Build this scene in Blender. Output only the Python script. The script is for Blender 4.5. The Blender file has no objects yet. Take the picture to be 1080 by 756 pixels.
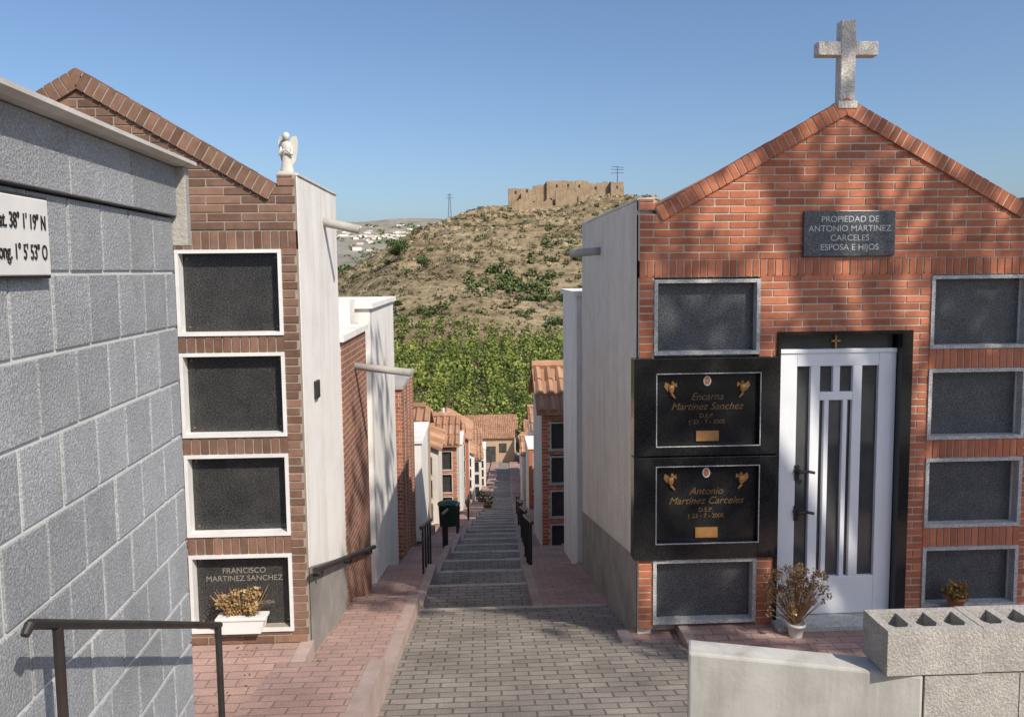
import bpy, math, random
import numpy as np
from mathutils import Vector, Matrix, noise
random.seed(7); rng=np.random.default_rng(7)
C=bpy.context.scene.collection
scn=bpy.context.scene

# ------------------------------------------------------------------ materials
def _n(nt,t,**k):
    n=nt.nodes.new(t)
    for a,b in k.items(): setattr(n,a,b)
    return n
def base_mat(name,rough=0.8,spec=0.3,metal=0.0):
    m=bpy.data.materials.new(name); m.use_nodes=True; nt=m.node_tree
    b=nt.nodes["Principled BSDF"]; b.inputs["Roughness"].default_value=rough
    b.inputs["Specular IOR Level"].default_value=spec; b.inputs["Metallic"].default_value=metal
    return m,nt,b
def ramp(nt,fac,stops):
    r=_n(nt,"ShaderNodeValToRGB"); e=r.color_ramp.elements
    while len(e)<len(stops): e.new(0.5)
    for i,(p,c) in enumerate(stops):
        e[i].position=p; e[i].color=(c[0],c[1],c[2],1)
    nt.links.new(fac,r.inputs[0]); return r.outputs[0]
def noise_n(nt,vec,scale,detail=5,rough=0.6):
    n=_n(nt,"ShaderNodeTexNoise"); n.inputs["Scale"].default_value=scale
    n.inputs["Detail"].default_value=detail; n.inputs["Roughness"].default_value=rough
    if vec is not None: nt.links.new(vec,n.inputs["Vector"])
    return n.outputs["Fac"]
def mix(nt,fac,a,b,mode='MIX'):
    m=_n(nt,"ShaderNodeMix",data_type='RGBA',blend_type=mode)
    for s,v in ((0,fac),(6,a),(7,b)):
        if isinstance(v,(int,float)): m.inputs[s].default_value=v
        elif isinstance(v,tuple): m.inputs[s].default_value=(v[0],v[1],v[2],1)
        else: nt.links.new(v,m.inputs[s])
    return m.outputs[2]
def mth(nt,op,a,b=None,clamp=False):
    m=_n(nt,"ShaderNodeMath",operation=op,use_clamp=clamp)
    for i,v in enumerate((a,b)):
        if v is None: continue
        if isinstance(v,(int,float)): m.inputs[i].default_value=v
        else: nt.links.new(v,m.inputs[i])
    return m.outputs[0]
def coord(nt,scale=(1,1,1)):
    t=_n(nt,"ShaderNodeTexCoord"); mp=_n(nt,"ShaderNodeMapping"); mp.inputs["Scale"].default_value=scale
    nt.links.new(t.outputs["Object"],mp.inputs[0]); return mp.outputs[0]
def bump(nt,b,h,strength=0.3,dist=0.01):
    bp=_n(nt,"ShaderNodeBump"); bp.inputs["Strength"].default_value=strength; bp.inputs["Distance"].default_value=dist
    nt.links.new(h,bp.inputs["Height"]); nt.links.new(bp.outputs[0],b.inputs["Normal"])
def surf(name,c1,c2,scale=6,rough=0.85,spec=0.25,fine=60,bmp=0.3,bd=0.004,rnd=0.0,stain=0.0,stain_col=(0.12,0.10,0.08),speck=0.0,metal=0.0,streak=False):
    m,nt,b=base_mat(name,rough,spec,metal); v=coord(nt)
    col=ramp(nt,noise_n(nt,v,scale,6),[(0.3,c1),(0.7,c2)])
    f=noise_n(nt,v,fine,3,0.7)
    if speck>0:
        f2=noise_n(nt,v,fine*1.3,2,0.8)
        col=mix(nt,1.0,col,ramp(nt,f2,[(0.36,(1-speck,)*3),(0.5,(1,1,1)),(0.64,(1+speck*2.0,)*3)]),'MULTIPLY')
    if stain>0:
        vs=coord(nt,(3.5,3.5,0.35)) if streak else coord(nt,(0.9,0.9,0.9))
        s=noise_n(nt,vs,1.6,7,0.65)
        sf=ramp(nt,s,[(0.48,(0,0,0)),(0.75,(stain,)*3)])
        col=mix(nt,sf,col,stain_col)
    if rnd>0:
        a=_n(nt,"ShaderNodeAttribute",attribute_name="rnd")
        k=mth(nt,'MULTIPLY_ADD',a.outputs["Fac"],rnd*2)
        k.node.inputs[2].default_value=1-rnd
        col=mix(nt,1.0,col,k,'MULTIPLY')
    nt.links.new(col,b.inputs["Base Color"])
    if bmp>0: bump(nt,b,f,bmp,bd)
    return m
def brickish(name,plane,bw,rh,mort,c1,c2,cm,rough=0.85,off=0.5,bmp=0.6,stain=0.3):
    m,nt,b=base_mat(name,rough,0.2)
    t=_n(nt,"ShaderNodeTexCoord"); s=_n(nt,"ShaderNodeSeparateXYZ"); nt.links.new(t.outputs["Object"],s.inputs[0])
    cb=_n(nt,"ShaderNodeCombineXYZ"); i={'X':0,'Y':1,'Z':2}
    nt.links.new(s.outputs[i[plane[0]]],cb.inputs[0]); nt.links.new(s.outputs[i[plane[1]]],cb.inputs[1])
    k=_n(nt,"ShaderNodeTexBrick"); k.offset=off
    nt.links.new(cb.outputs[0],k.inputs["Vector"])
    k.inputs["Scale"].default_value=1; k.inputs["Brick Width"].default_value=bw; k.inputs["Row Height"].default_value=rh
    k.inputs["Mortar Size"].default_value=mort; k.inputs["Mortar Smooth"].default_value=0.2
    for n_,c in (("Color1",c1),("Color2",c2),("Mortar",cm)): k.inputs[n_].default_value=(*c,1)
    v=coord(nt); f=noise_n(nt,v,1.2,7,0.65)
    col=mix(nt,1.0,k.outputs["Color"],ramp(nt,f,[(0.3,(1-stain,)*3),(0.7,(1+stain*0.5,)*3)]),'MULTIPLY')
    fn=noise_n(nt,v,90,2,0.7)
    col=mix(nt,1.0,col,ramp(nt,fn,[(0.3,(0.75,)*3),(0.7,(1.2,)*3)]),'MULTIPLY')
    nt.links.new(col,b.inputs["Base Color"])
    h=mth(nt,'SUBTRACT',mth(nt,'MULTIPLY',fn,0.3),k.outputs["Fac"]); bump(nt,b,h,bmp,0.006)
    return m
M={}
M['brick_r']=surf("orange_red_brick",(0.39,0.125,0.062),(0.50,0.18,0.095),14,0.85,0.2,120,0.4,0.003,rnd=0.26,stain=0.25,stain_col=(0.30,0.20,0.15))
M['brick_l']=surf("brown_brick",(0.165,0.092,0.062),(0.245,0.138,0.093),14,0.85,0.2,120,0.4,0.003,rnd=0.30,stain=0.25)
M['mort_r']=surf("light_mortar",(0.50,0.42,0.34),(0.62,0.53,0.44),20,0.95,0.1)
M['mort_l']=surf("grey_mortar",(0.29,0.25,0.20),(0.38,0.325,0.27),20,0.95,0.1)
M['plaster_w']=surf("white_plaster",(0.74,0.70,0.64),(0.82,0.79,0.74),3,0.9,0.15,35,0.5,0.006,stain=0.5,stain_col=(0.42,0.37,0.30),streak=True)
M['plaster_b']=surf("rough_cream_render",(0.68,0.62,0.54),(0.79,0.73,0.65),5,0.92,0.12,45,1.0,0.02,stain=0.45,stain_col=(0.40,0.35,0.29),streak=True)
M['plinth']=surf("grey_cement_plinth",(0.24,0.22,0.20),(0.34,0.315,0.285),4,0.92,0.12,50,0.7,0.008,stain=0.5)
M['concrete']=surf("concrete",(0.34,0.32,0.285),(0.46,0.435,0.395),6,0.92,0.12,55,0.9,0.006,stain=0.4,stain_col=(0.14,0.13,0.11))
M['lowwall']=surf("smooth_weathered_plaster",(0.38,0.36,0.32),(0.52,0.50,0.455),4,0.9,0.12,40,0.35,0.004,stain=0.7,stain_col=(0.18,0.165,0.135),streak=True)
M['block']=surf("hollow_block_concrete",(0.33,0.30,0.265),(0.43,0.395,0.35),10,0.95,0.1,90,1.0,0.008,rnd=0.08,speck=0.14,stain=0.3,stain_col=(0.2,0.18,0.15))
M['splitblock']=surf("grey_granite_block",(0.275,0.283,0.29),(0.35,0.357,0.365),5,0.85,0.2,130,0.9,0.005,rnd=0.13,speck=0.22,stain=0.28,stain_col=(0.16,0.155,0.14))
M['blockmort']=surf("pale_mortar",(0.52,0.51,0.48),(0.62,0.61,0.58),20,0.95,0.1)
M['marble_w']=surf("white_marble",(0.68,0.66,0.62),(0.80,0.78,0.74),5,0.45,0.4,30,0.1,0.002,stain=0.25,stain_col=(0.3,0.27,0.22))
M['coping']=surf("weathered_marble_coping",(0.54,0.51,0.45),(0.70,0.66,0.60),5,0.7,0.3,30,0.3,0.004,stain=0.5,stain_col=(0.3,0.26,0.2))
M['granite_d']=surf("dark_speckled_granite",(0.026,0.026,0.026),(0.045,0.044,0.042),5,0.30,0.45,85,0.05,0.001,speck=0.8,stain=0.25,stain_col=(0.11,0.10,0.085))
M['granite_g']=surf("grey_speckled_granite",(0.055,0.058,0.062),(0.085,0.088,0.092),5,0.33,0.45,85,0.05,0.001,speck=0.7,stain=0.25,stain_col=(0.17,0.16,0.145))
M['granite_lg']=surf("pale_granite_trim",(0.36,0.35,0.33),(0.50,0.49,0.46),9,0.5,0.35,80,0.2,0.002,speck=0.3)
M['terrazzo']=surf("cross_granite",(0.44,0.40,0.34),(0.58,0.53,0.47),9,0.7,0.3,60,0.3,0.003,speck=0.28)
M['black']=surf("polished_black_granite",(0.010,0.010,0.011),(0.018,0.018,0.018),9,0.14,0.5,90,0.02,0.001,speck=0.4,stain=0.06,stain_col=(0.2,0.18,0.15))
M['white_alu']=surf("white_lacquered_aluminium",(0.76,0.77,0.78),(0.82,0.82,0.82),3,0.35,0.5,20,0.02,0.001,stain=0.2,stain_col=(0.5,0.47,0.42))
M['glass']=surf("dark_glass",(0.035,0.038,0.04),(0.08,0.082,0.08),2,0.08,0.6,5,0.0)
M['blackmetal']=surf("black_painted_metal",(0.012,0.012,0.013),(0.035,0.03,0.027),12,0.45,0.45,80,0.3,0.001,stain=0.3,stain_col=(0.10,0.05,0.03))
M['gold']=surf("bronze",(0.45,0.22,0.08),(0.58,0.32,0.12),20,0.4,0.5,60,0.2,0.001,metal=0.6)
M['letter']=surf("engraved_letter_paint",(0.24,0.21,0.165),(0.31,0.275,0.22),20,0.6,0.3,60,0.0)
M['letter_w']=surf("white_letter_paint",(0.50,0.50,0.48),(0.60,0.60,0.58),20,0.6,0.3,60,0.0)
M['letter_g']=surf("dim_gold_letters",(0.15,0.085,0.035),(0.20,0.12,0.05),20,0.5,0.3,60,0.0)
M['letter_k']=surf("black_letter_paint",(0.015,0.015,0.015),(0.03,0.03,0.03),20,0.6,0.3,60,0.0)
M['tile']=surf("clay_roof_tile",(0.33,0.17,0.10),(0.46,0.27,0.17),1.5,0.9,0.15,25,0.6,0.01,rnd=0.25,stain=0.5,stain_col=(0.16,0.12,0.085))
M['pink']=brickish("pink_paving",'XY',0.20,0.10,0.006,(0.46,0.30,0.25),(0.39,0.25,0.21),(0.25,0.185,0.155),stain=0.32)
M['setts']=brickish("street_setts",'XY',0.21,0.105,0.008,(0.32,0.28,0.24),(0.25,0.218,0.185),(0.14,0.12,0.10),stain=0.42)
M['kerb']=surf("kerb_stone",(0.36,0.27,0.23),(0.47,0.36,0.31),6,0.9,0.15,60,0.5,0.005,stain=0.4,rnd=0.1)
M['nosing']=surf("step_nosing",(0.38,0.335,0.29),(0.48,0.43,0.375),6,0.9,0.15,60,0.5,0.005,stain=0.5,rnd=0.1)
M['sidebrick']=brickish("side_red_brick",'YZ',0.24,0.062,0.008,(0.36,0.15,0.09),(0.27,0.11,0.07),(0.40,0.33,0.27))
M['terracotta']=surf("terracotta",(0.42,0.16,0.08),(0.5,0.2,0.1),12,0.8,0.2,60,0.2)
M['stone']=surf("castle_stone",(0.28,0.20,0.125),(0.42,0.315,0.21),0.25,0.95,0.1,1.5,1.0,0.3,rnd=0.12,stain=0.3,stain_col=(0.15,0.10,0.065))
M['green_plastic']=surf("green_bin_plastic",(0.008,0.035,0.02),(0.012,0.05,0.028),8,0.5,0.3,40,0.05)
M['white_far']=surf("whitewash",(0.60,0.57,0.52),(0.72,0.69,0.64),0.5,0.9,0.1,20,0.2,rnd=0.25,stain=0.4,stain_col=(0.42,0.34,0.27))
M['house_o']=surf("ochre_house_plaster",(0.42,0.30,0.19),(0.5,0.37,0.25),0.8,0.9,0.1,20,0.2,stain=0.4,stain_col=(0.35,0.27,0.2))
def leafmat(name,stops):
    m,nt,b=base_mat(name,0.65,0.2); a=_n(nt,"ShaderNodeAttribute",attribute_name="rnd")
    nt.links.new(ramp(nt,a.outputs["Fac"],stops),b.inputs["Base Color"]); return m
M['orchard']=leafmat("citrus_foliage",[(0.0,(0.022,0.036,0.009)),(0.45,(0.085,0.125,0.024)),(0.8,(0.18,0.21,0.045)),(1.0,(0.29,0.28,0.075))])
M['green']=leafmat("green_foliage",[(0.0,(0.016,0.028,0.01)),(0.5,(0.06,0.092,0.028)),(1.0,(0.13,0.17,0.055))])
M['scrub']=leafmat("dry_scrub_foliage",[(0.0,(0.055,0.052,0.026)),(0.5,(0.13,0.118,0.058)),(1.0,(0.24,0.205,0.11))])
M['dry']=leafmat("dried_flowers",[(0.0,(0.14,0.075,0.03)),(0.5,(0.34,0.20,0.09)),(1.0,(0.52,0.36,0.2))])
M['flow']=leafmat("faded_flowers",[(0.0,(0.12,0.09,0.04)),(0.4,(0.36,0.22,0.09)),(0.8,(0.50,0.35,0.17)),(0.96,(0.42,0.30,0.16)),(1.0,(0.16,0.08,0.24))])
M['redflow']=leafmat("faded_red_flowers",[(0.0,(0.05,0.06,0.02)),(0.4,(0.26,0.17,0.05)),(0.7,(0.42,0.26,0.08)),(1.0,(0.42,0.08,0.05))])
M['bark']=surf("bark",(0.10,0.075,0.05),(0.17,0.13,0.09),8,0.95,0.1,30,0.8,0.02)

# ------------------------------------------------------------------ mesh builder
def link(o,parent=None):
    C.objects.link(o)
    if parent is not None:
        o.parent=parent; o.matrix_parent_inverse=Matrix.Translation(parent.location).inverted()
    return o
def empty(name,loc):
    e=bpy.data.objects.new(name,None); e.location=loc; e.empty_display_size=0.3; C.objects.link(e); return e
class MB:
    def __init__(s): s.v=[];s.f=[];s.r=[]
    def add(s,vs,fs,r=None):
        o=len(s.v); s.v+= [tuple(x) for x in vs]
        if r is None: r=random.random()
        for f in fs: s.f.append([i+o for i in f]); s.r.append(r)
    def box(s,x0,x1,y0,y1,z0,z1,r=None):
        s.add([(x0,y0,z0),(x1,y0,z0),(x1,y1,z0),(x0,y1,z0),(x0,y0,z1),(x1,y0,z1),(x1,y1,z1),(x0,y1,z1)],
          [(0,3,2,1),(4,5,6,7),(0,1,5,4),(1,2,6,5),(2,3,7,6),(3,0,4,7)],r)
    def obox(s,o,a,b,c,r=None):
        o=Vector(o);a=Vector(a);b=Vector(b);c=Vector(c)
        s.add([o,o+a,o+a+b,o+b,o+c,o+a+c,o+a+b+c,o+b+c],[(0,3,2,1),(4,5,6,7),(0,1,5,4),(1,2,6,5),(2,3,7,6),(3,0,4,7)],r)
    def prism(s,pts,d,r=None):
        n=len(pts); d=Vector(d); vs=[Vector(p) for p in pts]; vs+=[p+d for p in vs]
        fs=[tuple(range(n)),tuple(range(2*n-1,n-1,-1))]+[(i,(i+1)%n,(i+1)%n+n,i+n) for i in range(n)]
        s.add(vs,fs,r)
    def tube(s,p,q,r0,r1=None,n=10,r=None,caps=True):
        p=Vector(p);q=Vector(q); r1=r0 if r1 is None else r1
        d=(q-p).normalized(); a=d.orthogonal().normalized(); b=d.cross(a)
        vs=[];
        for c,rr in ((p,r0),(q,r1)):
            for i in range(n):
                t=2*math.pi*i/n; vs.append(c+a*math.cos(t)*rr+b*math.sin(t)*rr)
        fs=[(i,(i+1)%n,(i+1)%n+n,i+n) for i in range(n)]
        if caps: fs+=[tuple(range(n-1,-1,-1)),tuple(range(n,2*n))]
        s.add(vs,fs,r)
    def path(s,pts,rad,n=8):
        for a,b in zip(pts[:-1],pts[1:]): s.tube(a,b,rad,rad,n)
    def lathe(s,c,prof,n=20,sx=1,sy=1,r=0.5):
        c=Vector(c); vs=[];fs=[]
        for (rr,z) in prof:
            for i in range(n):
                t=2*math.pi*i/n; vs.append(c+Vector((math.cos(t)*rr*sx,math.sin(t)*rr*sy,z)))
        for k in range(len(prof)-1):
            for i in range(n):
                fs.append((k*n+i,k*n+(i+1)%n,(k+1)*n+(i+1)%n,(k+1)*n+i))
        fs.append(tuple(range(n-1,-1,-1))); fs.append(tuple(range((len(prof)-1)*n,len(prof)*n)))
        s.add(vs,fs,r)
    def build(s,name,mat,parent=None,smooth=False,bevel=0):
        me=bpy.data.meshes.new(name); me.from_pydata(s.v,[],s.f); me.materials.append(mat)
        at=me.attributes.new("rnd",'FLOAT','FACE'); at.data.foreach_set("value",s.r)
        me.update()
        o=bpy.data.objects.new(name,me); link(o,parent)
        if smooth:
            for p in me.polygons: p.use_smooth=True
        if bevel:
            b=o.modifiers.new("b",'BEVEL'); b.width=bevel; b.segments=2; b.limit_method='ANGLE'
        return o
def text(body,name,loc,size,mat,parent,rot=(math.pi/2,0,0),align='CENTER',ext=0.001,sp=1.0):
    t=bpy.data.curves.new(name,'FONT'); t.body=body; t.size=size; t.align_x=align; t.align_y='CENTER'; t.extrude=ext
    t.space_line=sp; t.materials.append(mat)
    o=bpy.data.objects.new(name,t); o.location=loc; o.rotation_euler=rot; link(o,parent)
    return o
def leaves(name,items,mat,parent=None):
    """items: (x,y,z,rx,rz,n,size,tone)"""
    V=[];R=[]
    for (x,y,z,rx,rz,n,s,tone) in items:
        n=int(n); d=rng.normal(size=(n,3)); d/=np.linalg.norm(d,axis=1)[:,None]
        rad=rng.uniform(0.45,1.0,n)**0.6
        lump=1+0.28*np.sin(d[:,0]*5+x)*np.cos(d[:,1]*4+y)+0.15*np.sin(d[:,2]*7+x*3)
        p=d*(rad*lump)[:,None]*np.array([rx,rx,rz])+np.array([x,y,z])
        a=rng.normal(size=(n,3)); a/=np.linalg.norm(a,axis=1)[:,None]
        b=np.cross(a,rng.normal(size=(n,3))); b/=np.linalg.norm(b,axis=1)[:,None]
        sz=(s*rng.uniform(0.6,1.3,n))[:,None]
        q=np.stack([p-a*sz*0.5,p+b*sz*0.4,p+a*sz*0.5,p-b*sz*0.4],1)
        V.append(q.reshape(-1,3))
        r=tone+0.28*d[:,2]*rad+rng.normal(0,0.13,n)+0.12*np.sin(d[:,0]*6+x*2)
        R.append(np.clip(r,0,1))
    V=np.concatenate(V).astype(np.float32); R=np.concatenate(R).astype(np.float32); nf=len(R)
    me=bpy.data.meshes.new(name); me.vertices.add(nf*4); me.vertices.foreach_set("co",V.ravel())
    me.loops.add(nf*4); me.loops.foreach_set("vertex_index",np.arange(nf*4,dtype=np.int32))
    me.polygons.add(nf); me.polygons.foreach_set("loop_start",np.arange(0,nf*4,4,dtype=np.int32))
    me.polygons.foreach_set("loop_total",np.full(nf,4,dtype=np.int32))
    at=me.attributes.new("rnd",'FLOAT','FACE'); at.data.foreach_set("value",R)
    me.update(calc_edges=True); me.materials.append(mat)
    o=bpy.data.objects.new(name,me); return link(o,parent)

# ------------------------------------------------------------------ ground profile
def lerp_tab(t,x):
    if x<=t[0][0]: return t[0][1]
    for (a,b),(c,d) in zip(t[:-1],t[1:]):
        if x<=c: return b+(d-b)*(x-a)/(c-a)
    return t[-1][1]
def sm(a,b,x):
    t=min(1,max(0,(x-a)/(b-a))); return t*t*(3-2*t)
SP=[(-25,3.8),(-10,1.15),(0,-1.55),(30,-9.8),(45,-13.9),(60,-17.2),(80,-20.6),(100,-22.8),(240,-22.8)]
def zs(y): return lerp_tab(SP,y)
def cx(y): return -0.07 if y<10 else -0.07+0.034*(y-10)
RX=[(-400,6),(-200,10),(-110,16),(-75,21),(-55,30),(-34,41),(-10,53),(8,57),(50,59),(85,56.5),(140,43),(260,22),(600,0)]
CZ=3.6
def H(x,y):
    z=zs(y)
    if y<100: z-=1.2*(1-sm(75,98,y))
    if y>225 and y<700:
        a=lerp_tab(RX,x)
        up=max(0,min(1,(y-225-8*math.sin(x*0.05))/175)); up=up**0.92
        dn=1-sm(440,690,y)
        k=up*dn
        nz=noise.fractal(Vector((x*0.022,y*0.022,0.3)),0.8,2.1,5)
        ridge=1-abs(noise.noise(Vector((x*0.03+2,y*0.012,5.0))))*2
        plate=sm(385,400,y)*(1-sm(430,445,y))
        z+=a*k+(nz*5.5+ridge*2.4)*k*(1-0.8*plate)
        st=noise.noise(Vector((x*0.02,y*0.02,7.0)))*3
        z+=0.9*math.sin((z+st)*1.1)*up*(1-plate)
        z+=0.7*noise.noise(Vector((x*0.15,y*0.15,1)))*up
    if y>500:
        z+=(min(y,3600)-500)/3000*255
        z+=min(1,(y-500)/1500)*(22*noise.fractal(Vector((x*0.0022,y*0.0016,9.1)),0.9,2.0,4))
    return z
ys=list(np.arange(-200,-20,20.))+list(np.arange(-20,100,4.))+list(np.arange(100,225,4))+list(np.arange(225,450,2.2)); y=450
while y<9000: ys.append(y); y*=1.06
hx=list(np.arange(0,150,2.6)); x=150
while x<6500: hx.append(x); x*=1.12
xs=[-a for a in hx[::-1]][:-1]+hx
mb=MB(); nx=len(xs)
vs=[(x,y,H(x,y)) for y in ys for x in xs]
fs=[(j*nx+i,j*nx+i+1,(j+1)*nx+i+1,(j+1)*nx+i) for j in range(len(ys)-1) for i in range(nx-1)]
mb.add(vs,fs,0.5)
def terrain_mat():
    m,nt,b=base_mat("dry_hillside_earth_far_haze",0.95,0.08)
    v=coord(nt); t=_n(nt,"ShaderNodeTexCoord"); s=_n(nt,"ShaderNodeSeparateXYZ"); nt.links.new(t.outputs["Object"],s.inputs[0])
    n1=noise_n(nt,v,0.035,8,0.6); n2=noise_n(nt,v,0.35,6,0.7); n3=noise_n(nt,v,1.3,3,0.7)
    col=ramp(nt,n1,[(0.3,(0.20,0.152,0.09)),(0.5,(0.295,0.235,0.145)),(0.72,(0.375,0.31,0.205))])
    col=mix(nt,1.0,col,ramp(nt,n2,[(0.3,(0.55,0.52,0.5)),(0.55,(1,1,1)),(0.75,(1.25,1.22,1.15))]),'MULTIPLY')
    vz=coord(nt,(0.05,0.05,0.7)); n6=noise_n(nt,vz,1.0,4,0.6)
    col=mix(nt,1.0,col,ramp(nt,n6,[(0.4,(0.7,0.68,0.66)),(0.6,(1.12,1.1,1.08))]),'MULTIPLY')
    col=mix(nt,ramp(nt,n3,[(0.54,(0,0,0)),(0.64,(0.7,0.7,0.7))]),col,(0.11,0.10,0.052))
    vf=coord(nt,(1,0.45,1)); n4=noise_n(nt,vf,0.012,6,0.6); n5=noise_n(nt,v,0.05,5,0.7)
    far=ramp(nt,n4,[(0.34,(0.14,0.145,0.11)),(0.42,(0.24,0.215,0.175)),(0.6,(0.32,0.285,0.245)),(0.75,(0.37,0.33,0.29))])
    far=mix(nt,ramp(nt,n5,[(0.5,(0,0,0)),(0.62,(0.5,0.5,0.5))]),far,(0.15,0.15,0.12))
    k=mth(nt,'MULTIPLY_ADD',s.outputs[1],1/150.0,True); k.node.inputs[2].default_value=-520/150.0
    col=mix(nt,k,col,far)  # distant plain: ground colour with aerial haze painted in as a paler, bluer tint
    g=mth(nt,'MULTIPLY_ADD',s.outputs[1],-1/10.0,True); g.node.inputs[2].default_value=23.6
    col=mix(nt,g,col,mix(nt,n2,(0.10,0.075,0.045),(0.19,0.145,0.09)))
    nt.links.new(col,b.inputs["Base Color"]); bump(nt,b,n2,0.9,0.9); return m
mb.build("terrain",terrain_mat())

# ------------------------------------------------------------------ street and pavements
def stepped(mb,y0,y1,xl,xr,dz,L,riser,skirt=0.25):
    y=y0
    while y<y1-1e-6:
        e=min(y+L,y1); za=zs(y)+dz; zb=zs(e)+dz+riser
        a,b_=xl(y),xr(y); a2,b2=xl(e),xr(e)
        if y==y0: mb.add([(a,y,za-0.9),(b_,y,za-0.9),(b_,y,za),(a,y,za)],[(0,1,2,3)],0.5)
        mb.add([(a,y,za),(b_,y,za),(b2,e,zb),(a2,e,zb)],[(0,1,2,3)],random.random())
        mb.add([(a2,e,zb),(b2,e,zb),(b2,e,zb-riser),(a2,e,zb-riser)],[(0,1,2,3)],random.random())
        for (p,q,flip) in ((a,a2,0),(b_,b2,1)):
            mb.add([(p,y,za),(q,e,zb),(q,e,zb-riser-skirt),(p,y,za-skirt)],[(0,1,2,3) if flip else (3,2,1,0)],0.5)
        y=e
ST0,STL,STR=-1.5,4.55,0.16
Y7=ST0+2*STL; L2,R2=1.32,0.22
mb=MB(); 
stepped(mb,ST0,Y7-1e-4,lambda y:cx(y)-0.60,lambda y:1.9,0,STL,STR)
stepped(mb,Y7,88,lambda y:cx(y)-0.60,lambda y:cx(y)+0.60,0,L2,R2)
mb.build("street",M['setts'])
mb=MB()
for i in range(2):
    e=ST0+(i+1)*STL; z=zs(e)+STR; mb.box(cx(e)-0.60,1.9 if i==0 else 1.27,e-0.10,e+0.004,z-0.03,z+0.012)
y=Y7
while y<60:
    e=y+L2; z=zs(e)+R2; x=cx(e)-0.60
    while x<cx(e)+0.55:
        mb.box(x,min(x+0.236,cx(e)+0.60),e-0.08,e+0.008+random.uniform(-.003,.003),z-0.045,z+0.008+random.uniform(-.003,.003)); x+=0.24
    y=e
mb.build("street_step_edging",M['nosing'])
pv=empty("pavement",(-1,5,-2.8))
mb=MB(); stepped(mb,2.2,88,lambda y:cx(y)-1.30,lambda y:cx(y)-0.70,0.12,2.7,0.20)
mb.build("paving",M['pink'],pv)
mb=MB(); stepped(mb,2.2,88,lambda y:cx(y)-0.70,lambda y:cx(y)-0.60,0.124,2.7,0.20,0.4)
mb.build("kerb",M['kerb'],pv)
pv=empty("pavement",(1,9,-3.8))
mb=MB(); stepped(mb,7.2,88,lambda y:cx(y)+0.68,lambda y:cx(y)+1.42,0.12,2.7,0.20,0.5)
mb.build("paving",M['pink'],pv)
mb=MB(); stepped(mb,7.2,88,lambda y:cx(y)+0.58,lambda y:cx(y)+0.68,0.124,2.7,0.20,0.5)
mb.build("kerb",M['kerb'],pv)
tr=empty("terrace",(-2,4.5,-2.8))
mb=MB(); mb.box(-7,-1.40,2.0,5.6,-4.2,-2.79); mb.build("paving",M['pink'],tr)
mb=MB(); mb.box(-1.40,-1.30,2.0,5.62,-4.2,-2.786); mb.build("kerb",M['kerb'],tr)
tr=empty("terrace",(3,5,-3))
mb=MB(); mb.box(1.72,8,3.3,6.3,-4.6,-3.03); mb.box(1.24,1.64,4.3,6.3,-4.6,-3.11); mb.build("paving",M['pink'],tr)
mb=MB(); mb.box(1.64,1.72,3.3,6.28,-4.6,-3.024); mb.box(1.14,1.24,4.3,6.28,-4.6,-3.104); mb.build("kerb",M['kerb'],tr)
mb=MB(); mb.box(1.90,9,-3.0,2.9,-4.6,-2.3); mb.build("upper_terrace",M['concrete'],tr)
mb=MB()
def fl(x,y,z):
    a=random.uniform(0,6.28); s=random.uniform(0.008,0.018); u=Vector((math.cos(a),math.sin(a),random.uniform(-.2,.2)))*s; w=Vector((-math.sin(a),math.cos(a),random.uniform(-.3,.3)))*s*0.5
    c=Vector((x,y,z+0.008)); mb.add([c-u,c+w,c+u,c-w],[(0,1,2,3)])
for _ in range(110): fl(random.uniform(-2.6,-1.42),random.triangular(3.6,5.58,5.5),-2.79)
for _ in range(160): fl(random.uniform(1.75,4.6),random.triangular(4.4,6.0,5.95),-3.03)
for _ in range(70): fl(random.uniform(1.25,1.63),random.uniform(4.4,6.1),-3.11)
mb.build("fallen_leaves",M['dry'])

# ------------------------------------------------------------------ brick helpers
def sub(iv,h):
    out=[]
    for a,b in iv:
        if h[1]<=a or h[0]>=b: out.append((a,b)); continue
        if h[0]>a: out.append((a,h[0]))
        if h[1]<b: out.append((h[1],b))
    return out
def running(bb,mm,x0,x1,y,z0,z1,holes,clip=None,bw=0.235,bh=0.049,j=0.013):
    z=z0;i=0
    while z<z1-0.005:
        t=min(z+bh,z1); mid=(z+t)/2
        iv=[(x0,x1)]
        if clip:
            c=clip(mid+0.03); iv=[(max(x0,c[0]),min(x1,c[1]))] if c else []
            iv=[k for k in iv if k[1]-k[0]>0.02]
        for (a,b,c_,d) in holes:
            if c_<mid<d: iv=sub(iv,(a,b))
        for a,b in iv:
            if b-a<0.015: continue
            mm.box(a,b,y+0.006,y+0.12,z-j/2,min(z1,t+j/2))
            p=x0+ (-(bw+j)/2 if i%2 else 0)+random.uniform(-.004,.004)
            while p<b:
                q0=max(p,a+0.001); q1=min(p+bw,b-0.001)
                if q1-q0>0.02:
                    dy=random.uniform(-0.002,0.002)
                    bb.box(q0,q1,y+dy,y+0.06,z+random.uniform(-.0012,.0012),t+random.uniform(-.0012,.0012))
                p+=bw+j
        z+=bh+j;i+=1
def soldier(bb,mm,x0,x1,y,z0,z1,bw=0.050,j=0.013):
    mm.box(x0,x1,y+0.006,y+0.12,z0,z1)
    n=max(1,round((x1-x0+j)/(bw+j))); w=(x1-x0+j)/n
    for i in range(n):
        a=x0+i*w; bb.box(a,a+w-j,y-0.002+random.uniform(-0.002,0.002),y+0.06,z0+0.005,z1-0.005)
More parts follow.
